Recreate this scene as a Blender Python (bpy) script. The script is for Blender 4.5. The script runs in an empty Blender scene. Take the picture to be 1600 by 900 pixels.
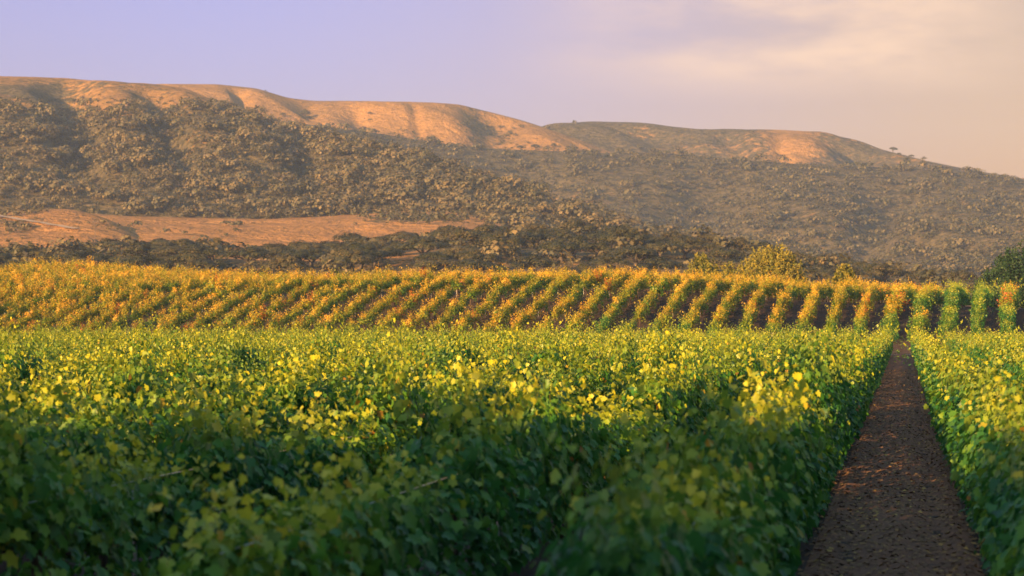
import bpy, math, random
import numpy as np

C = bpy.context.scene.collection
SC = bpy.context.scene
R = math.radians
random.seed(11)
rng = np.random.default_rng(5)

# ------------------------------------------------------------------ camera
F = 3400.0                 # focal length in pixels of a 1600 wide frame
HOR = 507.0                # row of the horizon in that frame
EYE = 2.57                 # camera height above the path
YAW = R(10.2)              # the camera looks a little left of the vine rows (+Y)
cs, sn = math.cos(YAW), math.sin(YAW)
cam_d = bpy.data.cameras.new('camera')
cam_d.lens = F / 1600 * 36
cam_d.sensor_width = 36
cam_d.shift_y = (HOR - 450) / 1600
cam_d.clip_end = 20000
cam_d.dof.use_dof = True
cam_d.dof.focus_distance = 60
cam_d.dof.aperture_fstop = 2.5
cam = bpy.data.objects.new('camera', cam_d)
cam.location = (0, 0, EYE)
cam.rotation_euler = (R(90), 0, YAW)
C.objects.link(cam)
SC.camera = cam

# ------------------------------------------------------------------ sun and sky
SUN_EL = R(11.0)
SUN_SIDE = R(35)           # light travels forward and to the right of the view
hd = YAW - SUN_SIDE        # heading of the light, from +Y, counter-clockwise
lx, ly = -math.sin(hd), math.cos(hd)
sun_d = bpy.data.lights.new('sun', 'SUN')
sun_d.energy = 5.0
sun_d.angle = R(0.5)
sun_d.color = (1.0, 0.57, 0.20)
sun = bpy.data.objects.new('sun', sun_d)
C.objects.link(sun)
sun.rotation_euler = (R(90) - SUN_EL, 0, hd)

w = bpy.data.worlds.new('World')
SC.world = w
w.use_nodes = True
nt = w.node_tree
nt.nodes.clear()
def wn(t, **k):
    n = nt.nodes.new(t)
    for a, b in k.items(): setattr(n, a, b)
    return n
def wl(a, b): nt.links.new(a, b)
out = wn('ShaderNodeOutputWorld')
bg = wn('ShaderNodeBackground')
bg.inputs[1].default_value = 0.067
sky = wn('ShaderNodeTexSky', sky_type='NISHITA')
sky.sun_disc = False
sky.sun_elevation = SUN_EL
sky.sun_rotation = math.atan2(-lx, -ly)
sky.dust_density = 2.0
sky.air_density = 1.2
sky.ozone_density = 2.0
tc = wn('ShaderNodeTexCoord')
def dot(v):
    n = wn('ShaderNodeVectorMath', operation='DOT_PRODUCT'); n.inputs[1].default_value = v
    wl(tc.outputs['Generated'], n.inputs[0]); return n.outputs['Value']
def remap(x, a, b, c=0.0, d=1.0, smooth=True):
    n = wn('ShaderNodeMapRange', interpolation_type='SMOOTHSTEP' if smooth else 'LINEAR')
    wl(x, n.inputs[0])
    for i, q in enumerate((a, b, c, d)): n.inputs[i + 1].default_value = q
    return n.outputs[0]
def wmath(op, x, y):
    n = wn('ShaderNodeMath', operation=op)
    for i, q in enumerate((x, y)):
        if isinstance(q, (int, float)): n.inputs[i].default_value = q
        else: wl(q, n.inputs[i])
    return n.outputs[0]
def wmix(f, a, b, mode='MIX'):
    n = wn('ShaderNodeMix', data_type='RGBA', blend_type=mode)
    for s, q in ((0, f), (6, a), (7, b)):
        if hasattr(q, 'links'): wl(q, n.inputs[s])
        elif s == 0: n.inputs[0].default_value = q
        else: n.inputs[s].default_value = (*q, 1)
    return n.outputs[2]
side = dot((cs, sn, 0))
up = dot((0, 0, 1))
SKYMODE = 1
col = sky.outputs[0]
if SKYMODE:
    # air lit by the setting sun: lilac to the left, warm to the right
    warm = remap(side, -0.16, 0.26)
    tint = wmix(warm, (0.79, 0.58, 1.12), (1.02, 0.53, 0.41))
    tint = wmix(remap(up, 0.2, 0.55), tint, (1.4, 1.65, 1.55))   # unseen overhead sky, brightened to lift the shaded foreground
    col = wmix(1.0, col, tint, 'MULTIPLY')
    mp = wn('ShaderNodeMapping'); mp.inputs['Scale'].default_value = (4, 4, 15)
    wl(tc.outputs['Generated'], mp.inputs[0])
    nz = wn('ShaderNodeTexNoise'); nz.inputs['Scale'].default_value = 2.4; nz.inputs['Detail'].default_value = 7
    nz.inputs['Roughness'].default_value = 0.56
    wl(mp.outputs[0], nz.inputs['Vector'])
    c1 = remap(nz.outputs[0], 0.28, 0.64)
    band = wmath('MULTIPLY', remap(up, 0.098, 0.122), remap(up, 0.145, 0.18, 1, 0))
    sd = wmath('MULTIPLY', remap(side, -0.02, 0.13), remap(side, 0.17, 0.25, 1, 0))
    cl = wmath('MULTIPLY', c1, wmath('MULTIPLY', band, sd))
    cl = wmath('MULTIPLY', cl, 0.7)
    col = wmix(cl, col, (5.7, 3.8, 2.45))
wl(col, bg.inputs[0])
wl(bg.outputs[0], out.inputs[0])

SC.view_settings.view_transform = 'Standard'
SC.view_settings.look = 'None'
SC.view_settings.gamma = 1
SC.view_settings.use_curve_mapping = False
SC.view_settings.exposure = 1.75
SC.render.engine = 'CYCLES'
SC.cycles.use_denoising = True
SC.cycles.max_bounces = 6
SC.cycles.diffuse_bounces = 3
SC.cycles.transmission_bounces = 3
SC.cycles.volume_bounces = 1
SC.cycles.sample_clamp_indirect = 4

# ------------------------------------------------------------------ helpers
def at(px, D):
    """ground-plan point seen at column px, at depth D along the view"""
    xc = (px - 800.0) / F * D
    return xc * cs - D * sn, xc * sn + D * cs
def depth(x, y): return -x * sn + y * cs
def column(x, y): return 800 + F * (x * cs + y * sn) / depth(x, y)
def zof(py, D): return EYE + (HOR - py) / F * D

def tag(o, label=None, cat=None, group=None, kind=None):
    if label: o['label'] = label
    if cat: o['category'] = cat
    if group: o['group'] = group
    if kind: o['kind'] = kind
    return o
def link(name, me, parent=None, loc=None):
    o = bpy.data.objects.new(name, me)
    C.objects.link(o)
    if parent is not None: o.parent = parent
    if loc is not None: o.location = loc
    return o
def empty(name, loc):
    o = bpy.data.objects.new(name, None)
    o.empty_display_size = 0.3
    o.location = loc
    C.objects.link(o)
    return o
def raw_mesh(name, V, sizes, loops, mats, attr=None, mat_idx=None, smooth=False):
    me = bpy.data.meshes.new(name)
    V = np.asarray(V, np.float32); sizes = np.asarray(sizes, np.int32); loops = np.asarray(loops, np.int32)
    me.vertices.add(len(V)); me.vertices.foreach_set('co', V.ravel())
    me.loops.add(len(loops)); me.loops.foreach_set('vertex_index', loops)
    me.polygons.add(len(sizes))
    me.polygons.foreach_set('loop_start', np.concatenate(([0], np.cumsum(sizes)[:-1])).astype(np.int32))
    try: me.polygons.foreach_set('loop_total', sizes)
    except Exception: pass
    for m in mats: me.materials.append(m)
    if mat_idx is not None: me.polygons.foreach_set('material_index', np.asarray(mat_idx, np.int32))
    if smooth: me.polygons.foreach_set('use_smooth', np.ones(len(sizes), bool))
    if attr is not None:
        for k, a in attr.items():
            a = np.asarray(a, np.float32)
            at_ = me.attributes.new(k, 'FLOAT', 'POINT')
            at_.data.foreach_set('value', a)
    me.update(calc_edges=True)
    return me
def nrm(a): return a / np.maximum(np.linalg.norm(a, axis=-1, keepdims=True), 1e-9)

# leaf outlines: (along, across, lift)
LOBED = np.array([(0, 0, 0), (1, 0, -.10), (-.12, .24, .05), (.10, .50, .02), (.30, .34, .07), (.58, .50, .0), (.66, .24, .05),
                  (-.12, -.24, .05), (.10, -.50, .02), (.30, -.34, .07), (.58, -.50, .0), (.66, -.24, .05)], float)
LOBED_F = [(0, 1, 6, 5, 4, 3, 2), (0, 7, 8, 9, 10, 11, 1)]
PLAIN = np.array([(0, 0, 0), (.45, .46, .08), (1, 0, -.08), (.45, -.46, .08)], float)
PLAIN_F = [(0, 3, 2, 1)]
def leaves(P, N, T, S, shape=(PLAIN, PLAIN_F)):
    """many leaves: base P, facing N, pointing T, size S -> verts, sizes, loops"""
    tv, tf = shape
    T = nrm(T - (T * N).sum(1, keepdims=True) * N)
    B = np.cross(N, T)
    V = P[:, None] + S[:, None, None] * (tv[None, :, 0:1] * T[:, None] + tv[None, :, 1:2] * B[:, None] + tv[None, :, 2:3] * N[:, None])
    n, k = len(P), len(tv)
    fl = np.concatenate([np.array(f) for f in tf])
    loops = (np.arange(n)[:, None] * k + fl[None]).ravel()
    sizes = np.tile([len(f) for f in tf], n)
    return V.reshape(-1, 3), sizes, loops
class Soup:
    def __init__(s): s.V = []; s.S = []; s.L = []; s.M = []; s.A = {}; s.n = 0
    def add(s, V, S, L, mat=0, **attr):
        s.V.append(np.asarray(V, float)); s.S.append(np.asarray(S)); s.L.append(np.asarray(L) + s.n)
        s.M.append(np.full(len(S), mat)); s.n += len(V)
        for k, a in attr.items(): s.A.setdefault(k, []).append(np.broadcast_to(np.asarray(a, float), (len(V),)))
    def tube(s, pts, rad, k=6, mat=0, **attr):
        pts = np.asarray(pts, float); m = len(pts)
        rad = np.broadcast_to(np.asarray(rad, float), (m,))
        d = nrm(np.gradient(pts, axis=0))
        ref = np.where(np.abs(d[:, 2:3]) > .9, [[1., 0, 0]], [[0, 0, 1.]])
        a = nrm(np.cross(d, ref)); b = np.cross(d, a)
        th = np.linspace(0, 2 * np.pi, k, endpoint=False)
        V = pts[:, None] + rad[:, None, None] * (np.cos(th)[None, :, None] * a[:, None] + np.sin(th)[None, :, None] * b[:, None])
        i = np.arange(m - 1)[:, None] * k; j = np.arange(k)[None]; j2 = (j + 1) % k
        q = np.stack([i + j, i + j2, i + k + j2, i + k + j], -1).reshape(-1)
        S = [4] * ((m - 1) * k) + [k, k]
        L = np.concatenate([q, np.arange(k)[::-1], (m - 1) * k + np.arange(k)])
        s.add(V.reshape(-1, 3), S, L, mat, **attr)
    def box(s, c, h, mat=0, **attr):
        c = np.asarray(c, float); h = np.asarray(h, float)
        g = np.array([(x, y, z) for x in (-1, 1) for y in (-1, 1) for z in (-1, 1)], float) * h + c
        f = [(0, 1, 3, 2), (4, 6, 7, 5), (0, 4, 5, 1), (2, 3, 7, 6), (0, 2, 6, 4), (1, 5, 7, 3)]
        s.add(g, [4] * 6, np.array(f).ravel(), mat, **attr)
    def mesh(s, name, mats, smooth=False):
        return raw_mesh(name, np.concatenate(s.V), np.concatenate(s.S), np.concatenate(s.L), mats,
                        {k: np.concatenate(a) for k, a in s.A.items()} or None, np.concatenate(s.M), smooth)

# value noise
_tab = np.random.default_rng(77).random((256, 256))
def vnoise(x, y):
    x = np.asarray(x, float); y = np.asarray(y, float)
    xi = np.floor(x).astype(int); yi = np.floor(y).astype(int)
    fx = x - xi; fy = y - yi
    fx = fx * fx * fx * (fx * (fx * 6 - 15) + 10); fy = fy * fy * fy * (fy * (fy * 6 - 15) + 10)
    g = lambda a, b: _tab[a & 255, b & 255]
    return (g(xi, yi) * (1 - fx) + g(xi + 1, yi) * fx) * (1 - fy) + (g(xi, yi + 1) * (1 - fx) + g(xi + 1, yi + 1) * fx) * fy
def fbm(x, y, o=4, rough=.5):
    s = 0; a = 1; t = 0
    for k in range(o):
        s = s + a * vnoise(x * 2 ** k + 17.3 * k, y * 2 ** k + 9.1 * k); t += a; a *= rough
    return s / t - .5
def sstep(x, a, b):
    t = np.clip((np.asarray(x, float) - a) / (b - a), 0, 1)
    return t * t * (3 - 2 * t)

# ------------------------------------------------------------------ materials
class Mat:
    def __init__(s, name, rough=.7, spec=.3):
        s.m = bpy.data.materials.new(name); s.m.use_nodes = True
        s.t = s.m.node_tree
        s.b = s.t.nodes['Principled BSDF']
        s.out = s.t.nodes['Material Output']
        s.b.inputs['Roughness'].default_value = rough
        s.b.inputs['Specular IOR Level'].default_value = spec
    def n(s, ty, **k):
        n = s.t.nodes.new(ty)
        for a, b in k.items(): setattr(n, a, b)
        return n
    def l(s, a, b): s.t.links.new(a, b)
    def put(s, sock, v):
        if hasattr(v, 'links'): s.l(v, sock)
        elif isinstance(v, (tuple, list)) and len(v) == 3 and sock.type == 'RGBA': sock.default_value = (*v, 1)
        else: sock.default_value = v
    def attr(s, name): return s.n('ShaderNodeAttribute', attribute_name=name).outputs['Fac']
    def noise(s, scale, detail=3, rough=.5, vec=None, stretch=None, obj=False):
        n = s.n('ShaderNodeTexNoise')
        n.inputs['Scale'].default_value = scale; n.inputs['Detail'].default_value = detail; n.inputs['Roughness'].default_value = rough
        v = vec or (s.n('ShaderNodeTexCoord').outputs['Object'] if obj else s.n('ShaderNodeNewGeometry').outputs['Position'])
        if stretch:
            mp = s.n('ShaderNodeMapping'); mp.inputs['Scale'].default_value = stretch; s.l(v, mp.inputs[0]); v = mp.outputs[0]
        s.l(v, n.inputs['Vector'])
        return n.outputs[0]
    def ramp(s, x, stops):
        n = s.n('ShaderNodeValToRGB'); e = n.color_ramp.elements
        while len(e) < len(stops): e.new(.5)
        for q, (p, c) in zip(e, stops): q.position = p; q.color = (*c, 1) if len(c) == 3 else c
        s.l(x, n.inputs[0]); return n.outputs[0]
    def math(s, op, a, b=0.0, clamp=False):
        n = s.n('ShaderNodeMath', operation=op, use_clamp=clamp)
        s.put(n.inputs[0], a); s.put(n.inputs[1], b); return n.outputs[0]
    def map(s, x, a, b, c=0.0, d=1.0):
        n = s.n('ShaderNodeMapRange'); s.put(n.inputs[0], x)
        for i, q in enumerate((a, b, c, d)): n.inputs[i + 1].default_value = q
        return n.outputs[0]
    def mix(s, f, a, b, mode='MIX'):
        n = s.n('ShaderNodeMix', data_type='RGBA', blend_type=mode)
        s.put(n.inputs[0], f); s.put(n.inputs[6], a); s.put(n.inputs[7], b); return n.outputs[2]
    def base(s, c): s.put(s.b.inputs['Base Color'], c)
    def bump(s, h, strength=.5, dist=.05):
        n = s.n('ShaderNodeBump'); n.inputs['Strength'].default_value = strength; n.inputs['Distance'].default_value = dist
        s.l(h, n.inputs['Height']); s.l(n.outputs[0], s.b.inputs['Normal'])
    def leafy(s, c, trans=.35, gain=1.2):
        """a thin leaf: part of the light passes through"""
        s.base(c)
        t = s.n('ShaderNodeBsdfTranslucent')
        s.put(t.inputs[0], c)
        m = s.n('ShaderNodeMixShader'); m.inputs[0].default_value = trans
        s.l(s.b.outputs[0], m.inputs[1]); s.l(t.outputs[0], m.inputs[2]); s.l(m.outputs[0], s.out.inputs[0])

def vine_leaf(name, stops, patch_stops, patch_scale, tip, tipamt, red=None, vary=.16):
    m = Mat(name, .45, .35)
    r = m.attr('rnd')
    oi = m.n('ShaderNodeObjectInfo')
    r2 = m.math('ADD', r, m.map(oi.outputs['Random'], 0, 1, -vary, vary), True)
    c = m.ramp(r2, stops)
    c2 = m.ramp(r2, patch_stops)
    p = m.map(m.noise(patch_scale, 2), .42, .62)
    c = m.mix(p, c, c2)
    grove = m.map(m.noise(.45, 3, .6), .36, .58, .25, 1.0)     # tip colour shows more in some patches than in others
    c = m.mix(m.math('MULTIPLY', m.math('MULTIPLY', m.attr('tip'), tipamt), grove), c, tip)
    if red:
        q = m.map(oi.outputs['Random'], .955, .965)
        c = m.mix(m.math('MULTIPLY', q, m.map(r, .2, .7)), c, red)
    m.leafy(c, .42)
    return m.m
LEAF_GREEN = vine_leaf('green_vine_leaf',
    [(0, (.022, .105, .03)), (.35, (.045, .17, .028)), (.68, (.09, .23, .026)), (.88, (.22, .29, .028)), (.965, (.38, .30, .03)), (1, (.26, .11, .03))],
    [(0, (.026, .12, .024)), (.3, (.07, .20, .024)), (.65, (.19, .29, .026)), (.9, (.38, .34, .03)), (1, (.30, .14, .03))],
    .22, (.56, .52, .03), 1.0)  # tip yellow: young growth plus sunlight on the canopy tops put into the colour
LEAF_AUTUMN = vine_leaf('autumn_vine_leaf',
    [(0, (.05, .13, .02)), (.3, (.16, .24, .022)), (.58, (.42, .38, .028)), (.88, (.62, .30, .03)), (1, (.40, .10, .025))],
    [(0, (.03, .11, .02)), (.35, (.10, .21, .022)), (.7, (.38, .38, .028)), (1, (.58, .32, .03))],
    .09, (.82, .43, .03), 1.0, (.42, .04, .02), vary=.22)
def wood(name, a, b):
    m = Mat(name, .85, .15)
    n = m.noise(9, 4, .6, stretch=(1, 1, .25))
    m.base(m.ramp(n, [(.3, a), (.7, b)])); m.bump(n, .6, .02)
    return m.m
BARK = wood('vine_bark', (.045, .03, .022), (.11, .08, .06))
OAKBARK = wood('oak_bark', (.05, .042, .035), (.12, .10, .085))
POST = wood('weathered_post', (.12, .10, .085), (.24, .21, .18))
STEEL = Mat('galvanised_steel', .45, .5); STEEL.base((.42, .42, .43)); STEEL.b.inputs['Metallic'].default_value = .6; STEEL = STEEL.m
HOSE = Mat('black_hose', .5, .4); HOSE.base((.015, .015, .016)); HOSE = HOSE.m

def tree_leaf(name, stops, trans=.25, tip=None):
    m = Mat(name, .55, .25)
    oi = m.n('ShaderNodeObjectInfo')
    r = m.math('ADD', m.attr('rnd'), m.map(oi.outputs['Random'], 0, 1, -.2, .2), True)
    c = m.ramp(r, stops)
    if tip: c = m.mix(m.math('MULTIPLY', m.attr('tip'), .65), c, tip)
    m.leafy(c, trans)
    return m.m
OAK = tree_leaf('oak_foliage', [(0, (.018, .026, .011)), (.5, (.042, .046, .018)), (1, (.115, .088, .034))], .12)
SCRUB = tree_leaf('scrub_foliage', [(0, (.036, .040, .019)), (.5, (.085, .078, .035)), (1, (.17, .128, .055))], .12)
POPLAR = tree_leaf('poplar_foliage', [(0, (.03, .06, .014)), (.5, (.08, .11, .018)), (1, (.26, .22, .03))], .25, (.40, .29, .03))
DARK = tree_leaf('dark_foliage', [(0, (.010, .030, .012)), (.6, (.022, .055, .018)), (.95, (.05, .09, .022)), (1, (.30, .24, .04))], .2)

# soil
def soil_mat(name, a, b, litter):
    m = Mat(name, .95, .1)
    n1 = m.noise(3.0, 5, .65)
    n2 = m.noise(22, 4, .6)
    n3 = m.noise(55, 2, .5)
    c = m.ramp(n1, [(.3, a), (.7, b)])
    c = m.mix(m.map(n2, .52, .66), c, litter)
    c = m.mix(m.map(n3, .5, .75, 0, .35), c, (.045, .033, .03))
    m.base(c)
    h = m.math('ADD', n2, n1)
    m.bump(h, .8, .045)
    return m.m
SOIL = soil_mat('vineyard_soil', (.038, .028, .027), (.066, .049, .045), (.095, .064, .045))
PATHM = soil_mat('path_soil', (.115, .062, .047), (.20, .112, .080), (.30, .155, .08))
TRACKM = soil_mat('pale_track_soil', (.26, .20, .15), (.36, .29, .22), (.34, .26, .17))
def hill_mat(name, g1, g2, s1, s2):
    m = Mat(name, .95, .05)
    n1 = m.noise(.012, 5, .6); n2 = m.noise(.12, 4, .65)
    g = m.mix(m.map(n1, .35, .65), g1, g2)
    g = m.mix(m.map(n2, .4, .7, 0, .55), g, (g2[0] * .6, g2[1] * .6, g2[2] * .6))
    n5 = m.noise(.22, 3, .6)
    s_ = m.mix(m.map(n5, .38, .62), s1, s2)
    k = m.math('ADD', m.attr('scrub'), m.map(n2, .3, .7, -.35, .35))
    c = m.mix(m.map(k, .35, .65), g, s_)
    n4 = m.noise(.55, 4, .7)
    c = m.mix(m.map(n4, .45, .7, 0, .5), c, (.10, .07, .035))
    m.base(c)
    m.bump(m.math('ADD', n2, m.math('ADD', m.math('MULTIPLY', n4, .3), m.math('MULTIPLY', n5, .7))), .9, 3.0)
    return m.m
HILL = hill_mat('golden_hill', (.38, .205, .065), (.24, .14, .052), (.040, .040, .022), (.125, .10, .052))
MEADOW = hill_mat('dry_meadow', (.40, .205, .07), (.29, .155, .058), (.07, .062, .036), (.13, .10, .055))

# ------------------------------------------------------------------ ground
Y0 = 193.0                 # foot of the vineyard slope
def shoulder(px): return np.interp(px, [-300, 0, 300, 500, 600, 1000, 1150, 1300, 1420, 1650], [4.6, 4.8, 5.4, 5.8, 6.0, 6.1, 5.5, 4.7, 4.5, 4.0])
def gentle(px): return np.interp(px, [-300, 0, 150, 300, 500, 1650], [.085, .08, .07, .045, .012, .004])   # the easier ground above it
def ytop(px): return np.interp(px, [-300, 0, 300, 500, 1650], [275, 268, 258, 250, 250])
def gz(x, y):
    x = np.asarray(x, float); y = np.asarray(y, float)
    D = np.maximum(depth(x, y), 5)
    pc = 800 + F * (x * cs + y * sn) / D
    h1 = shoulder(pc); Y1 = ytop(pc)
    t = np.maximum(y - Y0, 0)
    a = .235 * t; b = h1 + gentle(pc) * (np.minimum(y, Y1) - Y0 - h1 / .235)
    k = np.clip(.5 + .5 * (b - a) / 1.3, 0, 1)
    hill_z = np.where(t > 0, b * (1 - k) + a * k - 1.3 * k * (1 - k) * np.minimum(t / 6, 1), 0)
    fall = sstep(y, Y1 + 8, 440)
    z = hill_z * (1 - fall) - 6 * fall
    # the rise behind the camera that shades the nearest vines
    b = sstep(y, -16, -44) * (14.9 - .9 * sstep(x, -27, -17) + 2.2 * fbm(x / 9, y * 0 + 3, 3))
    return z + np.where(y < 0, b, 0)
def sheet(name, xs, ys, zf, mat, kind='structure', dz=0, smooth=True):
    X, Y = np.meshgrid(xs, ys)
    V = np.stack([X, Y, zf(X, Y) + dz], -1).reshape(-1, 3)
    nx, ny = len(xs), len(ys)
    i = (np.arange(ny - 1)[:, None] * nx + np.arange(nx - 1)[None]).ravel()
    q = np.stack([i, i + 1, i + nx + 1, i + nx], -1).ravel()
    me = raw_mesh(name, V, [4] * len(i), q, [mat], None, None, smooth)
    return tag(link(name, me), kind=kind)
xs = np.unique(np.concatenate([np.linspace(-2200, -160, 30), np.linspace(-160, 60, 111), np.linspace(60, 2200, 30)]))
ys = np.unique(np.concatenate([np.linspace(-260, -60, 12), np.linspace(-60, 0, 31), np.linspace(0, 185, 20), np.linspace(185, 310, 126), np.linspace(310, 430, 20), np.linspace(430, 3600, 30)]))
sheet('ground', xs, ys, gz, SOIL)
PX0, PX1 = -1.02, 0.80
def path_z(x, y):
    rut = -.03 * (np.exp(-((x + .62) / .16) ** 2) + np.exp(-((x - .40) / .16) ** 2)) * sstep(y, 3, 6)
    edge = sstep(x, PX0, PX0 + .15) * (1 - sstep(x, PX1 - .15, PX1))
    return gz(x, y) + .036 + (.05 * fbm(x * 2.2, y * 2.2, 3) + .05 * fbm(x * 7, y * 7, 2) + rut) * edge - .03 * (1 - edge)
sheet('path', np.linspace(PX0, PX1, 30), np.concatenate([np.linspace(3, 70, 900), np.linspace(70.3, 188, 300)]), path_z, PATHM)
sheet('cross_track', np.linspace(-110, 30, 60), np.linspace(188.6, 190.6, 4), gz, TRACKM, dz=.006)

# ------------------------------------------------------------------ hills
LAY = {}
def hill(name, mat, outline, Dr, Df, pyf, prof=.8, noise=(10, 130, 2.0), gullies=(), scrub=None, nu=190, nv=70, p0=-700, p1=2200, ridge_noise=.6, seed=0.):
    """a hill as a height field over (column, depth): foot at depth Df, ridge at depth Dr"""
    px = np.linspace(p0, p1, nu)
    v = np.concatenate([np.linspace(0, 1, nv), np.linspace(1.05, 1.6, 10)])
    f = lambda tab: np.interp(px, [a for a, _ in tab], [b for _, b in tab])
    def smooth(a, k=4):
        kk = np.hanning(2 * k + 3)[1:-1]; kk /= kk.sum()
        return np.convolve(np.pad(a, k, mode='edge'), kk, 'valid')
    o = smooth(f(outline), 2); dr = smooth(f(Dr)); df = smooth(f(Df)); pf = smooth(f(pyf))
    zr = zof(o, dr); zf = zof(pf, df)
    D = df[None] + (dr - df)[None] * v[:, None]
    vv = np.minimum(v, 1)[:, None]
    p = 1 - (1 - vv) ** (1 / prof) if False else np.sin(vv * np.pi / 2) ** (1.0 / prof)
    p = prof * np.sin(vv * np.pi / 2) + (1 - prof) * vv
    if prof < 0: p = vv ** -prof
    z = zf[None] + (zr - zf)[None] * p
    over = np.maximum(v - 1, 0)[:, None]
    z = z - over * (zr - zf)[None] * 1.0
    XC = (px - 800)[None] / F * D
    amp, wl_, st = noise
    mid = np.where(v[:, None] < 1, 4 * vv * (1 - vv), 0) ** 1.15
    SH = XC + .75 * D + 40 * fbm(XC / 260 + 3, D / 260, 2)
    rid = 1 - 2 * np.abs(fbm(SH / wl_ + seed, D / (wl_ * st) + seed * 1.7, 4, .5) * 2)
    z = z + amp * (rid - .5) * np.clip(mid + .02, 0, 1)
    z = z + amp * .18 * fbm(XC / (wl_ * .22) + 5, D / (wl_ * .3), 3) * np.clip(mid + ridge_noise * .1, 0, 1)
    for pt, pb, wd, dp, va, vb in gullies:
        c = pt * vv + pb * (1 - vv)
        z = z - dp * np.exp(-((px[None] - c) / wd) ** 2) * sstep(vv, va, va + .25) * (1 - sstep(vv, vb - .15, vb + .05))
    X = XC * cs - D * sn; Y = XC * sn + D * cs
    V = np.stack([X, Y, z], -1)
    PY = HOR - F * (z - EYE) / D
    sc = scrub(np.broadcast_to(px[None], D.shape), PY, XC, D) if scrub else np.zeros_like(D)
    ny, nx = D.shape
    i = (np.arange(ny - 1)[:, None] * nx + np.arange(nx - 1)[None]).ravel()
    q = np.stack([i, i + 1, i + nx + 1, i + nx], -1).ravel()
    me = raw_mesh(name, V.reshape(-1, 3), [4] * len(i), q, [mat], {'scrub': np.clip(sc, 0, 1).ravel()}, None, True)
    ob = tag(link(name, me), kind='structure')
    LAY[name] = dict(px=px, V=V, PY=PY, v=v, D=D, sc=sc, ob=ob)
    return LAY[name]
def band(PY, px, tab, soft=8):
    b = np.interp(px, [a for a, _ in tab], [c for _, c in tab])
    return sstep(PY, b - soft, b + soft)

OUT_A = [(-320, 108), (0, 121), (130, 127), (230, 131), (290, 140), (360, 168), (435, 192), (500, 206), (560, 221), (620, 247), (700, 268), (800, 298), (880, 325), (950, 345), (1000, 358), (1060, 376), (1120, 396), (1250, 430), (1920, 470)]
OUT_B = [(-320, 140), (200, 133), (260, 131), (340, 131.5), (400, 138), (450, 153), (490, 157.5), (550, 158), (640, 159), (720, 162), (770, 170), (800, 180), (860, 203), (960, 240), (1050, 268), (1200, 310), (1920, 400)]
OUT_C = [(-320, 260), (700, 245), (830, 206), (865, 195), (920, 189), (1000, 192), (1050, 199), (1085, 205), (1130, 203), (1190, 202), (1290, 210), (1340, 222), (1380, 235), (1440, 250), (1500, 262), (1540, 270), (1590, 280), (1700, 300), (1920, 330)]
OUT_F = [(-320, 200), (420, 190), (500, 196), (600, 210), (700, 226), (760, 232), (860, 236), (960, 240), (1050, 240), (1150, 249), (1250, 257), (1400, 262), (1500, 268), (1600, 282), (1700, 296), (1920, 315)]
OUT_M = [(-320, 345), (0, 336), (100, 330), (200, 338), (300, 340), (420, 342), (520, 336), (620, 330), (700, 329), (760, 337), (800, 347), (860, 366), (920, 390), (1000, 420), (1920, 470)]
OUT_K = [(-320, 322), (-100, 326), (0, 333), (60, 328), (105, 326), (140, 333), (175, 345), (205, 361), (235, 379), (262, 396), (330, 425), (1920, 480)]
OUT_E = [(-320, 418), (0, 412), (100, 408), (220, 398), (300, 402), (400, 406), (480, 412), (555, 402), (610, 386), (700, 380), (800, 373), (900, 374), (1000, 374), (1100, 384), (1180, 401), (1260, 415), (1340, 428), (1420, 440), (1500, 450), (1600, 462), (1920, 475)]
k_ = lambda x: [(-320, x), (1920, x)]
hill('hill_far', HILL, [(-320, 330), (1300, 320), (1540, 286), (1590, 278), (1650, 272), (1780, 268), (1920, 280)], k_(3000), k_(2400), k_(380), nu=60, nv=20, noise=(8, 300, 1.5))
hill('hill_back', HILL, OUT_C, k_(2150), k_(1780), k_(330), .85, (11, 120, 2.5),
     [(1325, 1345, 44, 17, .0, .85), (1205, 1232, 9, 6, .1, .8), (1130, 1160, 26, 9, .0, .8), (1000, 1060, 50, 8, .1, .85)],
     lambda px, PY, XC, D: .74 - .62 * np.exp(-((px - 1235) / 40) ** 2) + .5 * fbm(XC / 40, D / 40, 4) + .2 * sstep(px, 1050, 880), p0=600, nu=170)  # scrub tone also stands in for shade, thinned over the sunlit patch
hill('hill_grassy', HILL, OUT_B, k_(1930), k_(1690), k_(300), .75, (5.5, 90, 2.2),
     [(770, 775, 46, 20, .1, 1.0), (640, 668, 8, 4, .3, .9), (540, 590, 14, 4, .2, .8), (470, 510, 22, 6, .1, .9), (360, 420, 12, 8, .2, .9)],
     lambda px, PY, XC, D: .02 + .75 * fbm(XC / 45, D / 40, 4) + .4 * sstep(px, 700, 740) * sstep(px, 830, 790), p0=100, p1=1350, nu=220)  # extra scrub tone paints the shade of the bowl darker
hill('hill_chaparral', HILL, OUT_F, [(-320, 1700), (1000, 1700), (1920, 1600)], [(-320, 1150), (1000, 1080), (1920, 950)], [(-320, 440), (1920, 452)], -1.35, (16, 170, 3.0),
     [(1150, 980, 60, 22, .1, .9), (1420, 1300, 50, 18, .1, .9), (820, 800, 60, 10, .3, .95)],
     lambda px, PY, XC, D: .98 + .8 * fbm(XC / 60, D / 80, 4), p0=250, nu=200, nv=90)
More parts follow.
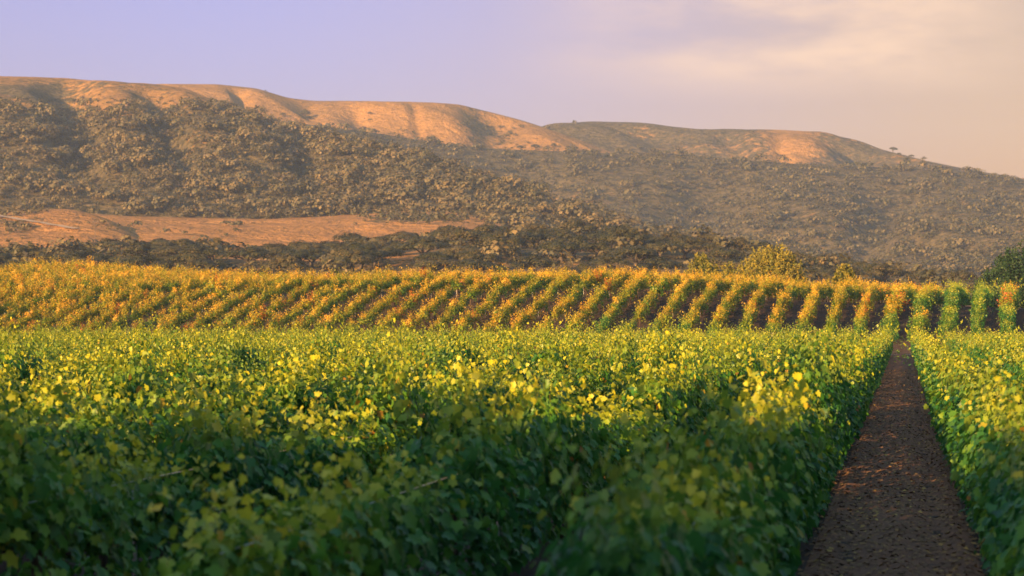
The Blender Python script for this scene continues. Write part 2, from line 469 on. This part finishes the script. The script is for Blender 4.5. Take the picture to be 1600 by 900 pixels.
hill('hill_oak', HILL, OUT_A, [(-320, 1560), (250, 1520), (440, 1430), (650, 1270), (850, 1090), (1000, 980), (1250, 900), (1920, 850)], [(-320, 980), (600, 930), (1000, 840), (1920, 800)], [(-320, 350), (600, 350), (800, 372), (1000, 420), (1250, 460), (1920, 480)], .6, (12, 150, 2.6),
     [(95, 130, 38, 18, .05, .85), (215, 290, 26, 14, .05, .75), (420, 500, 30, 12, .05, .8)],
     lambda px, PY, XC, D: .30 + .66 * band(PY, px, [(-320, 150), (0, 165), (110, 190), (250, 180), (330, 172), (420, 200), (1000, 365)], 22) + .75 * fbm(XC / 55, D / 60, 4) + .5 * sstep(px, 130, 60) * sstep(PY, 128, 136) * sstep(PY, 170, 150), p1=1400, nu=300, nv=100)
hill('meadow', MEADOW, OUT_M, k_(960), k_(690), k_(408), .3, (2.2, 90, .8), (),
     lambda px, PY, XC, D: .05 + .8 * fbm(XC / 40, D / 14, 4) + .55 * np.exp(-((px - 640) / 90) ** 2 - ((PY - 346) / 8) ** 2), p1=1150, nu=162, nv=60)
hill('knoll', MEADOW, OUT_K, [(-320, 850), (100, 850), (262, 790), (1920, 780)], k_(700), [(-320, 402), (260, 404), (1920, 485)], .55, (2.0, 70, 1.0), (),
     lambda px, PY, XC, D: .1 + .8 * fbm(XC / 30, D / 14, 4) + .3 * sstep(px, 90, 20), p1=420, nu=162, nv=60)
hill('wooded_rise', MEADOW, OUT_E, [(-320, 600), (500, 620), (800, 660), (1100, 650), (1920, 620)], k_(440), [(-320, 452), (1920, 480)], .5, (2.0, 60, 1.0), (),
     lambda px, PY, XC, D: .75 - .6 * np.exp(-((px - 635) / 40) ** 2) * sstep(D, 620, 520) + .6 * fbm(XC / 20, D / 20, 3), nu=150, nv=40)
def locate(name, px, py):
    """the point of a hill's visible surface at that column and row (or its ridge)"""
    L = LAY[name]; i = int(np.argmin(np.abs(L['px'] - px)))
    c = L['PY'][:, i]; n = int(np.argmin(c[:-10]))
    best = None
    for j in range(n):
        if (c[j] - py) * (c[j + 1] - py) <= 0:
            t = (py - c[j]) / (c[j + 1] - c[j] + 1e-9); best = L['V'][j, i] * (1 - t) + L['V'][j + 1, i] * t; break
    return best if best is not None else L['V'][n, i]
def ribbon(name, layer, pts, width, mat, dz=.5):
    P = np.array([locate(layer, a, b) for a, b in pts])
    L, Rr = P.copy(), P.copy()
    L[:, 2] += dz; Rr[:, 2] += dz + width * .12
    d = nrm(np.gradient(P, axis=0)); sidev = np.stack([-d[:, 1], d[:, 0], 0 * d[:, 0]], -1)
    L -= sidev * width * .5; Rr += sidev * width * .5
    n = len(P)
    V = np.concatenate([L, Rr]); i = np.arange(n - 1)
    q = np.stack([i, i + 1, i + n + 1, i + n], -1).ravel()
    tag(link(name, raw_mesh(name, V, [4] * (n - 1), q, [mat])), kind='structure')
ribbon('farm_track', 'knoll', [(a, 338 + (a + 5) * .17) for a in np.linspace(-60, 118, 20)], 2.6, TRACKM, .35)

# ------------------------------------------------------------------ woody plants
def oak_crown(n, quad, seed, lobes=11, rz=.62):
    g = np.random.default_rng(seed)
    th = g.uniform(0, 2 * np.pi, lobes); rr = np.sqrt(g.uniform(0, 1, lobes)) * .68
    c = np.stack([rr * np.cos(th), rr * np.sin(th), (1 - rr ** 1.6) * rz * g.uniform(.7, 1.1, lobes) - .05], -1)
    lr = g.uniform(.7, 1.2, lobes) * .95 / math.sqrt(lobes)
    k = g.choice(lobes, n, p=lr ** 2 / (lr ** 2).sum())
    d = nrm(g.normal(size=(n, 3))); d[:, 2] = np.where(d[:, 2] < -.35, -d[:, 2], d[:, 2])
    P = c[k] + d * lr[k][:, None] * g.uniform(.8, 1.06, n)[:, None] * np.array([1, 1, .8])
    N = nrm(d * .75 + nrm(P + np.array([0, 0, .25])) * .75 + g.normal(size=(n, 3)) * .24)
    T = g.normal(size=(n, 3))
    S = quad * g.uniform(.6, 1.35, n)
    V, s_, l_ = leaves(P - nrm(T) * S[:, None] * .5, N, T, S)
    V[:, 2] += .28
    rnd = np.repeat(np.clip(g.normal(.5, .2, n) + .25 * (g.random(lobes)[k] - .5), 0, 1), len(PLAIN))
    return V, s_, l_, rnd
def oak_trunk(seed, h=.5):
    g = np.random.default_rng(seed); s = Soup()
    s.tube([(0, 0, -.06), (.02, .01, .12), (.0, .03, .28)], [.075, .055, .045])
    for a in range(5):
        t = a * 1.257 + g.uniform(-.3, .3); r = g.uniform(.3, .5)
        s.tube([(0, .03, .22), (.4 * r * math.cos(t), .4 * r * math.sin(t), .4), (r * math.cos(t), r * math.sin(t), .55)], [.034, .024, .01], 5)
    return s.mesh('trunk', [OAKBARK], True)
oakM = []
for k in range(7):
    V, s_, l_, r = oak_crown(5200, .046, 100 + k, 20 + 3 * (k % 5), .5 + .05 * (k % 4))
    oakM.append((raw_mesh('crown', V, s_, l_, [OAK], {'rnd': r, 'tip': r * 0}), oak_trunk(200 + k)))
def oak(p, width, label, group=None, k=None, name='oak_tree', squash=1.0, cat='tree'):
    k = random.randrange(7) if k is None else k
    t = empty(name, p)
    t.rotation_euler = (0, 0, random.uniform(0, 6.28))
    t.scale = (width / 2, width / 2, width / 2 * squash)
    link('crown', oakM[k][0], t); link('trunk', oakM[k][1], t)
    return tag(t, label, cat, group)

# the wooded belt behind the vineyard, tree by tree
E = LAY['wooded_rise']
g = np.random.default_rng(9)
spots = []
tries = 0
while len(spots) < 200 and tries < 20000:
    tries += 1
    px = g.uniform(-110, 1560); v = g.uniform(.02, 1.03) ** .9
    i = int(np.argmin(np.abs(E['px'] - px))); j = int(np.argmin(np.abs(E['v'] - v)))
    p = E['V'][j, i]
    r = g.uniform(11, 19) if px < 1150 else g.uniform(8, 14)
    if px < 110: r *= .8
    if 610 < px < 650 and v < .4: continue
    if all((p[0] - q[0]) ** 2 + (p[1] - q[1]) ** 2 > ((r + s) * .28) ** 2 for q, s, _ in spots): spots.append((p, r, px))
spots.sort(key=lambda a: a[0][1])
for p, r, px in spots:
    where = ('below the bare knoll' if px < 260 else 'below the tan meadow' if px < 560 else 'on the rise under the meadow edge' if px < 830 else
             'at the foot of the chaparral hill' if px < 1200 else 'on the falling end of the wooded rise')
    oak(p, r, 'round dark oak in the wooded belt ' + where, 'oaks of the belt ' + where, squash=random.uniform(.62, .85))

# single trees on the far ridges
for lay, px, py, wd, lab in [
    ('hill_grassy', 474, 185, 15, 'dark lone oak with the widest crown on the upper grassy hillside'),
    ('hill_grassy', 484, 187, 8, 'small oak touching the right side of the wide lone hillside oak'),
    ('hill_grassy', 443, 182, 7, 'little round oak on the bare grass left of the wide lone oak'),
    ('hill_back', 1393, 238, 12, 'lone oak with flat crown standing on the skyline of the right hill'),
    ('hill_back', 1406, 244, 7, 'low round bush on the skyline just below the lone flat oak'),
    ('hill_back', 1419, 247, 8, 'low wide bush on the skyline, lowest of the three plants there'),
    ('hill_grassy', 862, 231, 8, 'small oak on the lit grass near the tip of the grassy spur'),
    ('hill_grassy', 838, 233, 10, 'wide oak at the lower edge of the grassy spur'),
    ('hill_grassy', 812, 234, 9, 'oak at the lower grass edge under the dark hillside bowl')]:
    oak(locate(lay, px, py), wd, lab, cat='bush' if 'bush' in lab else 'tree', name='bush' if 'bush' in lab else 'oak_tree')

# scrub and trees too many to count, spread over the far hillsides
def scrub(name, layer, n, size, quads, qs, thr, seed, cond=None, vmax=1.0):
    L = LAY[layer]; g = np.random.default_rng(seed)
    tv = [oak_crown(quads, qs, seed * 10 + k, 9 + 2 * k) for k in range(4)]
    ny, nx = L['D'].shape
    s = Soup(); m = 0; guard = 0
    while m < n and guard < n * 30:
        guard += 1
        i = g.integers(1, nx - 2); j = g.integers(1, int((ny - 11) * vmax))
        if L['sc'][j, i] + g.uniform(-.18, .18) < thr: continue
        if L['PY'][j, i] > np.min(L['PY'][j:, i]) + 400: continue
        px, py = L['px'][i], L['PY'][j, i]
        if px < -120 or px > 1720: continue
        if cond and not cond(px, py, g): continue
        a, b = g.random(2)
        p = L['V'][j, i] * (1 - a) * (1 - b) + L['V'][j, i + 1] * a * (1 - b) + L['V'][j + 1, i] * (1 - a) * b + L['V'][j + 1, i + 1] * a * b
        V, S_, L_, r = tv[g.integers(4)]
        wd = np.clip(g.lognormal(math.log(size), .6), size * .35, size * 2.5) / 2
        t = g.uniform(0, 6.28); c, q = math.cos(t), math.sin(t)
        W = np.stack([V[:, 0] * c - V[:, 1] * q, V[:, 0] * q + V[:, 1] * c, (V[:, 2] - .1) * g.uniform(.8, 1.15)], -1) * wd + p
        s.add(W, S_, L_, 0, rnd=np.clip(r + g.normal(0, .11), 0, 1), tip=0.)
        m += 1
    tag(link(name, s.mesh(name, [SCRUB])), kind='stuff')
scrub('undergrowth', 'wooded_rise', 650, 5.0, 90, .2, .5, 2)
scrub('oak_scrub', 'hill_oak', 3200, 7.4, 240, .15, .55, 3, lambda px, py, g: py > 168 or (px > 330 and g.random() < .5), vmax=.93)
scrub('low_scrub', 'hill_oak', 9000, 3.0, 22, .42, .30, 13, lambda px, py, g: py > 155, vmax=.85)
scrub('low_chaparral', 'hill_chaparral', 9000, 3.2, 20, .42, .45, 14)
scrub('chaparral', 'hill_chaparral', 3800, 6.5, 130, .19, .5, 4)
scrub('hilltop_brush', 'hill_grassy', 420, 2.6, 40, .34, .30, 5, lambda px, py, g: px > 360, vmax=.95)
scrub('ridge_brush', 'hill_back', 260, 4.0, 60, .30, .46, 6, vmax=.72)
scrub('meadow_brush', 'meadow', 420, 2.6, 40, .34, .40, 7)
scrub('knoll_brush', 'knoll', 150, 2.0, 36, .36, .42, 8)

# leafy trees built from upright plumes, at the vineyard crest
def plume_tree(name, p, width, height, n, mat, label, leaf=.24, per=46, spread=.55, seed=1, base=.12, cone=.0, plume=.30):
    g = np.random.default_rng(seed)
    t = empty(name, p); s = Soup(); tr = Soup()
    tr.tube([(0, 0, -.3), (.03, 0, height * .3), (0, .05, height * .55)], [width * .028, width * .02, width * .012])
    for a in range(n):
        th = g.uniform(0, 6.283); rr = math.sqrt(g.uniform(0, 1))
        prof = math.sqrt(max(0, 1 - rr ** 2.2))
        top = height * (base + (1 - base) * (prof * (1 - cone * rr) * g.uniform(.78, 1.04) * .9 + .1))
        c = np.array([rr * width / 2 * math.cos(th), rr * width / 2 * math.sin(th), top])
        ln = g.uniform(.7, 1.3) * plume * height
        u = g.random(per) ** .8
        rad = (.10 + .16 * u) * spread * g.uniform(.8, 1.2) * height * .16
        ang = g.uniform(0, 6.283, per)
        lean = np.array([math.cos(th), math.sin(th)]) * .25 * rr
        P = np.stack([c[0] - lean[0] * u * ln + rad * np.cos(ang), c[1] - lean[1] * u * ln + rad * np.sin(ang), np.maximum(c[2] - u * ln, height * base * .5)], -1)
        N = nrm(np.stack([np.cos(ang), np.sin(ang), .5 + 0 * ang], -1) + g.normal(size=(per, 3)) * .5)
        T = nrm(np.stack([np.cos(ang) * .5, np.sin(ang) * .5, .6 + 0 * ang], -1) + g.normal(size=(per, 3)) * .5)
        V, S_, L_ = leaves(P, N, T, leaf * g.uniform(.6, 1.3, per))
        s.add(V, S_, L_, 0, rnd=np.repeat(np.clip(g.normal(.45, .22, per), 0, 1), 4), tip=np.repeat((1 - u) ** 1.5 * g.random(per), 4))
        if a % 4 == 0:
            tr.tube([(0, 0, height * g.uniform(.12, .3)), (c[0] * .6, c[1] * .6, height * .4), (c[0] - lean[0] * .3 * ln, c[1], max(c[2] - .5 * ln, height * .3))], [width * .012, width * .008, width * .003], 5)
    link('crown', s.mesh('crown', [mat]), t)
    link('trunk', tr.mesh('trunk', [OAKBARK], True), t)
    return tag(t, label, 'tree')
def crest_spot(px, D): x, y = at(px, D); return (x, y, float(gz(x, y)))
def tree_px(name, px, D, wpx, top, n, mat, label, **k):
    p = crest_spot(px, D); h = zof(top, D) - p[2]
    return plume_tree(name, p, wpx / F * D, h, n, mat, label, **k)
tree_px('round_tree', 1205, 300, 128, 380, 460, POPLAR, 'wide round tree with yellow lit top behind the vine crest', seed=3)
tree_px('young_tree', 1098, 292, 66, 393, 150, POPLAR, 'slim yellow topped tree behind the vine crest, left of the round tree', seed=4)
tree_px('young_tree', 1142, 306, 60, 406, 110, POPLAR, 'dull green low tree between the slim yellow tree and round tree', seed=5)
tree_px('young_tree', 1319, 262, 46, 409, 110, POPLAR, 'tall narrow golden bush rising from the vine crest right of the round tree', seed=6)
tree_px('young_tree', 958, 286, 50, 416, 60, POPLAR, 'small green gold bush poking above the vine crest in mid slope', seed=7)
tree_px('dark_tree', 1602, 272, 165, 370, 480, DARK, 'big dark green tree cut by the right edge of the view', seed=8, cone=.35, leaf=.26, base=.08, plume=.36)
tree_px('dark_tree', 1534, 272, 44, 420, 70, DARK, 'small pointed dark green tree left of the big dark tree', seed=9, cone=.6, leaf=.22, base=.05)

tree_px('dark_shrub', 1566, 262, 52, 444, 60, DARK, 'dark green shrub filling the gap left under the big dark tree', seed=12, base=.05)
tree_px('dark_shrub', 1612, 260, 56, 436, 60, DARK, 'dark green shrub under the big dark tree at the right edge', seed=13, base=.05)
# utility poles on the meadow
for px, py, h, lab in [(556, 390, 9, 'thin utility pole at the meadow edge behind the dark oaks'), (148, 386, 9, 'thin utility pole on the bare knoll at the far left'), (620, 377, 8, None)]:
    if lab is None: continue
    p = locate('meadow' if px > 300 else 'knoll', px, py)
    t = empty('utility_pole', p)
    s = Soup(); s.tube([(0, 0, -.5), (0, 0, h)], [.11, .08], 8); link('pole', s.mesh('pole', [OAKBARK], True), t)
    s = Soup(); s.box((0, 0, h - .7), (.9, .06, .07)); a = link('crossarm', s.mesh('crossarm', [OAKBARK]), t); a.rotation_euler[2] = YAW
    for q in (-.75, 0, .75):
        s = Soup(); s.tube([(q, 0, h - .63), (q, 0, h - .42)], [.05, .035], 6); link('insulator', s.mesh('insulator', [STEEL], True), a)
    tag(t, lab, 'utility pole')

# ------------------------------------------------------------------ vines
VS = 1.5                   # spacing of the vines along a row
def vine_soup(seed, shoots, per, size, shape, upright, width, top, basal, length=VS, clumps=4, tight=.085, low=.28):
    g = np.random.default_rng(seed)
    P = []; N = []; T = []; S = []; TIP = []; RND = []
    hubs = (np.arange(clumps) + g.uniform(.2, .8, clumps)) / clumps * length * 1.06 - length * .53; hh = g.uniform(.72, 1.17, clumps); hr = g.normal(0, .09, clumps); hy = g.choice([.45, .9, 1.2], clumps)
    for a in range(shoots):
        c_ = g.integers(clumps); y0 = hubs[c_] + g.normal(0, tight); x0 = g.normal(0, .07); sg = g.choice([-1, 1])
        L = g.uniform(.62, 1.0) * top * hh[c_]
        if g.random() < .15: L *= g.uniform(1.12, 1.34)
        dr = 0 if g.random() < upright else g.uniform(.5, 1.35)
        k = max(4, int(per * L / top)); u = (np.arange(k) + g.random(k)) / k
        lean = g.normal(0, .20 if g.random() > .1 else .45); ly_ = g.normal(.05, .22)
        x = x0 + (lean * u * L if dr == 0 else sg * (width * (.25 * u + .9 * u ** 1.5)))
        y = y0 + ly_ * u * L
        z = .84 + L * (u - dr * u * u)
        ang = g.uniform(0, 6.283, k); pe = g.uniform(.04, .12, k)
        p = np.stack([x + pe * np.cos(ang), y + pe * np.sin(ang), z], -1)
        sx = np.sign(p[:, 0] + 1e-6)
        n = np.stack([np.cos(ang) * .6 + sx * .6, np.sin(ang) * .6, .55 + 0 * ang], -1) + g.normal(size=(k, 3)) * .45
        t = np.stack([np.cos(ang) * .7 + sx * .2, np.sin(ang) * .7, -.65 + 0 * ang], -1) + g.normal(size=(k, 3)) * .35
        P.append(p); N.append(n); T.append(t); S.append(size * g.uniform(.6, 1.2, k) * (1 - .45 * u ** 2))
        TIP.append(np.clip(u ** 1.4 * (1.0 if dr == 0 else .3) * sstep(z, 1.2, 1.8), 0, 1) * g.uniform(.7, 1, k) * hy[c_]); RND.append(np.clip(g.normal(.42, .2, k) + g.normal(0, .06) + hr[c_], 0, 1))
    k = basal
    z = g.uniform(low, 1.45, k); wz = width * np.interp(z, [.28, .6, 1.1, 1.5], [.85, 1.0, 1.0, .8]) * 1.12
    sg = g.choice([-1, 1], k); x = sg * wz * np.sqrt(g.uniform(.25, 1, k))
    p = np.stack([x, g.uniform(-length * .56, length * .56, k), z], -1)
    n = np.stack([sg * .9, 0 * x, .5 + 0 * x], -1) + g.normal(size=(k, 3)) * .45
    t = np.stack([sg * .3, 0 * x, -.9 + 0 * x], -1) + g.normal(size=(k, 3)) * .4
    P.append(p); N.append(n); T.append(t); S.append(size * g.uniform(.65, 1.25, k)); TIP.append(0 * x); RND.append(np.clip(g.normal(.30, .2, k), 0, 1))
    P, N, T = map(np.concatenate, (P, N, T)); S, TIP, RND = map(np.concatenate, (S, TIP, RND))
    V, s_, l_ = leaves(P, nrm(N), T, S, shape)
    q = len(shape[0])
    return V, s_, l_, np.repeat(RND, q), np.repeat(TIP, q)
def trunk_into(s, seed, mat=0, k=6, length=VS):
    g = np.random.default_rng(seed)
    a, b = g.normal(0, .04, 2)
    s.tube([(0, 0, -.05), (a, b, .25), (-a * .5, b * 1.5, .55), (0, 0, .82)], [.05, .042, .04, .045], k, mat, rnd=.5, tip=0.)
    for d in (-1, 1):
        s.tube([(0, 0, .80), (.02, d * .25, .86), (-.01, d * length * .5, .85)], [.035, .026, .016], k, mat, rnd=.5, tip=0.)
def vine_mesh(seed, mats, with_trunk, **k):
    V, s_, l_, r, t = vine_soup(seed, **k)
    s = Soup(); s.add(V, s_, l_, 0, rnd=r, tip=t)
    if with_trunk: trunk_into(s, seed, 1, 5)
    return s.mesh('vine', mats)
LB = (LOBED, LOBED_F); PL = (PLAIN, PLAIN_F)
NEAR = [vine_mesh(300 + k, [LEAF_GREEN], False, shoots=34, per=22, size=.124, shape=LB, upright=.70, width=.39, top=1.12, basal=380) for k in range(8)]
TRUNKS = []
for k in range(4):
    s = Soup(); trunk_into(s, 350 + k, 0, 7); TRUNKS.append(s.mesh('trunk', [BARK], True))
MID = [vine_mesh(320 + k, [LEAF_GREEN, BARK], True, shoots=28, per=19, size=.145, shape=PL, upright=.72, width=.39, top=1.16, basal=190) for k in range(8)]
SLOPE = [vine_mesh(340 + k, [LEAF_AUTUMN, BARK], True, shoots=26, per=24, size=.17, shape=PL, upright=.74, width=.42, top=1.36, basal=120, clumps=3, tight=.09, low=.55) for k in range(9)]
s = Soup(); s.tube([(0, 0, -.3), (0, 0, 1.12)], [.022, .022], 6); STAKE = s.mesh('post', [STEEL])
s = Soup(); s.tube([(0, 0, -.4), (0, 0, 1.3)], [.055, .05], 8); ENDPOST = s.mesh('post', [POST], True)

ORD = ['first', 'second', 'third', 'fourth', 'fifth', 'sixth', 'seventh', 'eighth', 'ninth', 'tenth', 'eleventh', 'twelfth', 'thirteenth', 'fourteenth', 'fifteenth', 'sixteenth', 'seventeenth', 'eighteenth', 'nineteenth']
TENS = {20: ('twenty', 'twentieth'), 30: ('thirty', 'thirtieth'), 40: ('forty', 'fortieth'), 50: ('fifty', 'fiftieth')}
def ordinal(n):
    if n < 20: return ORD[n - 1]
    t, u = n // 10 * 10, n % 10
    return TENS[t][1] if u == 0 else TENS[t][0] + '-' + ORD[u - 1]
def add_vine(root, x, y, me, x0, y0, sc, flip, trunk=None):
    z = float(gz(x, y))
    o = bpy.data.objects.new('vine', me)
    o.parent = root; o.location = (x - x0, y - y0, z)
    o.rotation_euler = (0, 0, math.pi * flip + random.uniform(-.06, .06))
    o.scale = sc
    C.objects.link(o)
    if trunk is not None:
        t = bpy.data.objects.new('trunk', trunk); t.parent = o; C.objects.link(t)
def line_part(name, root, pts, r, mat, k=4):
    s = Soup(); s.tube(pts, r, k); link(name, s.mesh(name, [mat]), root)

def near_row(x, ya, label, hs=1.0, hardware=False):
    yb = 187.0
    root = empty('vine_row', (x, ya, 0))
    tag(root, label, 'vine row', 'green vine rows of the flat block')
    y = ya + VS / 2; n = 0
    while y < yb:
        D = depth(x, y)
        tall = random.random() < .12
        sc = (random.uniform(.88, 1.15), random.uniform(.97, 1.1), hs * random.uniform(.76, 1.12) * (1 if not tall else 1.06 if D < 25 else 1.2))
        xx = x + random.uniform(-.05, .05)
        if D < 62: add_vine(root, xx, y, random.choice(NEAR), x, ya, sc, random.randrange(2), random.choice(TRUNKS))
        else: add_vine(root, xx, y, random.choice(MID), x, ya, sc, random.randrange(2))
        y += VS; n += 1
    yp = ya + VS * 2
    while yp < min(yb, ya + 55 if hardware else ya):
        link('post', STAKE, root, (0, yp - ya - .05, 0)); yp += VS * 4
    if hardware:
        for zz in (.86, 1.2):
            line_part('trellis_wire', root, [(0, -.1, zz), (0, 60, zz)], .004, STEEL)
        line_part('drip_hose', root, [(.03, q, .42 - .02 * (i % 2)) for i, q in enumerate(np.linspace(-.1, 60, 41))], .011, HOSE, 6)
def frame_entry(x, pad):
    """first Y at which a row at that x stands inside the left edge of the view, less a few metres"""
    for y in np.arange(6, 190, .5):
        if depth(x, y) > 3 and column(x, y) > -pad: return y
    return 190
n = 0
for i in range(34):
    x = -1.42 - 2.6 * i
    ya = {0: 10.8, 1: 12.6, 2: 15.2}.get(i, max(17.0, frame_entry(x, 260) - 2))
    if ya > 180: break
    lab = ('green vine row bordering the left side of the dirt path' if i == 0 else ordinal(i + 1) + ' green vine row to the left of the dirt path')
    near_row(x, ya, lab, 1.0, i < 4)
for i in range(7):
    x = 1.18 + 2.6 * i
    ya = [9.0, 22, 40, 55, 75, 95, 115][i]
    lab = ('green vine row bordering the right side of the dirt path' if i == 0 else ordinal(i + 1) + ' green vine row to the right of the dirt path')
    near_row(x, ya, lab, .93 if i == 0 else .97, i < 2)

TURN = R(3.0)              # the slope block is planted a few degrees off the flat block
def slope_row(x, label, i_row):
    ya = 196.0
    root = empty('vine_row', (x, ya, 0))
    root.rotation_euler = (0, 0, -TURN)
    tag(root, label, 'vine row', 'autumn vine rows of the slope block')
    u = VS / 2; k = 0
    lim = float(ytop(column(x, 230))) + 6 - ya
    while u < lim:
        k += 1
        if random.random() < .03: u += VS; continue
        side_ = random.uniform(-.14, .14)
        wx, wy = x + side_ + math.sin(TURN) * u, ya + math.cos(TURN) * u
        o = bpy.data.objects.new('vine', random.choice(MID if ((x > -30 and k <= 2 + random.randrange(2)) or (x > -4 and random.random() < (.9 if x > 2 else .55))) else SLOPE))
        o.parent = root; o.location = (side_, u, float(gz(wx, wy)))
        o.rotation_euler = (0, 0, math.pi * random.randrange(2) + random.uniform(-.1, .1))
        by_path = i_row in (0, -1); bushy = 1.45 if by_path else 1.3 if x > 2 else 1.0
        o.scale = (random.uniform(.7, 1.35) * bushy, random.uniform(.85, 1.12), random.uniform(.78, 1.16) * (1.12 if x > 2 else 1) * (1.15 if random.random() < .08 else 1))
        C.objects.link(o)
        u += VS
    for u in np.arange(2, min(lim, 40), 9):
        link('post', STAKE, root, (0, u, float(gz(x + math.sin(TURN) * u, ya + math.cos(TURN) * u))))
for i in range(-7, 44):
    x = -1.42 - 2.6 * i
    e = ('golden slope vine row continuing the line of the row left of the dirt path' if i == 0 else
         'golden slope vine row continuing the line of the row right of the dirt path' if i == -1 else
         f"golden slope vine row, {ordinal(i + 1 if i > 0 else -i)} {'left' if i > 0 else 'right'} of the line of the dirt path")
    slope_row(x, e, i)

# fallen leaves and clods on the path
g = np.random.default_rng(21)
n = 16000
P = np.stack([g.uniform(PX0 - .1, PX1 + .1, n), 14 + 110 * g.random(n) ** 1.6, np.full(n, .012)], -1)
N = nrm(np.stack([g.normal(0, .22, n), g.normal(0, .22, n), np.ones(n)], -1)); T = g.normal(size=(n, 3))
V, s_, l_ = leaves(P, N, T, g.uniform(.03, .085, n))
V[:, 2] += path_z(np.clip(V[:, 0], PX0, PX1), V[:, 1]) - gz(V[:, 0], V[:, 1]) - .004
m = Mat('dry_litter', .9, .1); m.base(m.ramp(m.attr('rnd'), [(0, (.15, .095, .06)), (.5, (.20, .125, .07)), (.85, (.30, .18, .08)), (1, (.40, .27, .09))]))
LITTER = m.m
tag(link('fallen_leaves', raw_mesh('fallen_leaves', V, s_, l_, [LITTER], {'rnd': np.repeat(g.random(n), 4)})), kind='stuff')

# ------------------------------------------------------------------ haze
HAZE = 1
if HAZE:
    lo = np.array([-2400., -300., -40.]); hi = np.array([2400., 3700., 330.])
    s = Soup(); s.box((lo + hi) / 2, (hi - lo) / 2)
    hm = bpy.data.materials.new('haze'); hm.use_nodes = True
    t = hm.node_tree; t.nodes.clear()
    o = t.nodes.new('ShaderNodeOutputMaterial'); pv = t.nodes.new('ShaderNodeVolumePrincipled')
    pv.inputs['Color'].default_value = (.46, .62, .95, 1)
    pv.inputs['Density'].default_value = 1.2e-4
    t.links.new(pv.outputs[0], o.inputs['Volume'])
    tag(link('haze', s.mesh('haze', [hm])), kind='stuff')
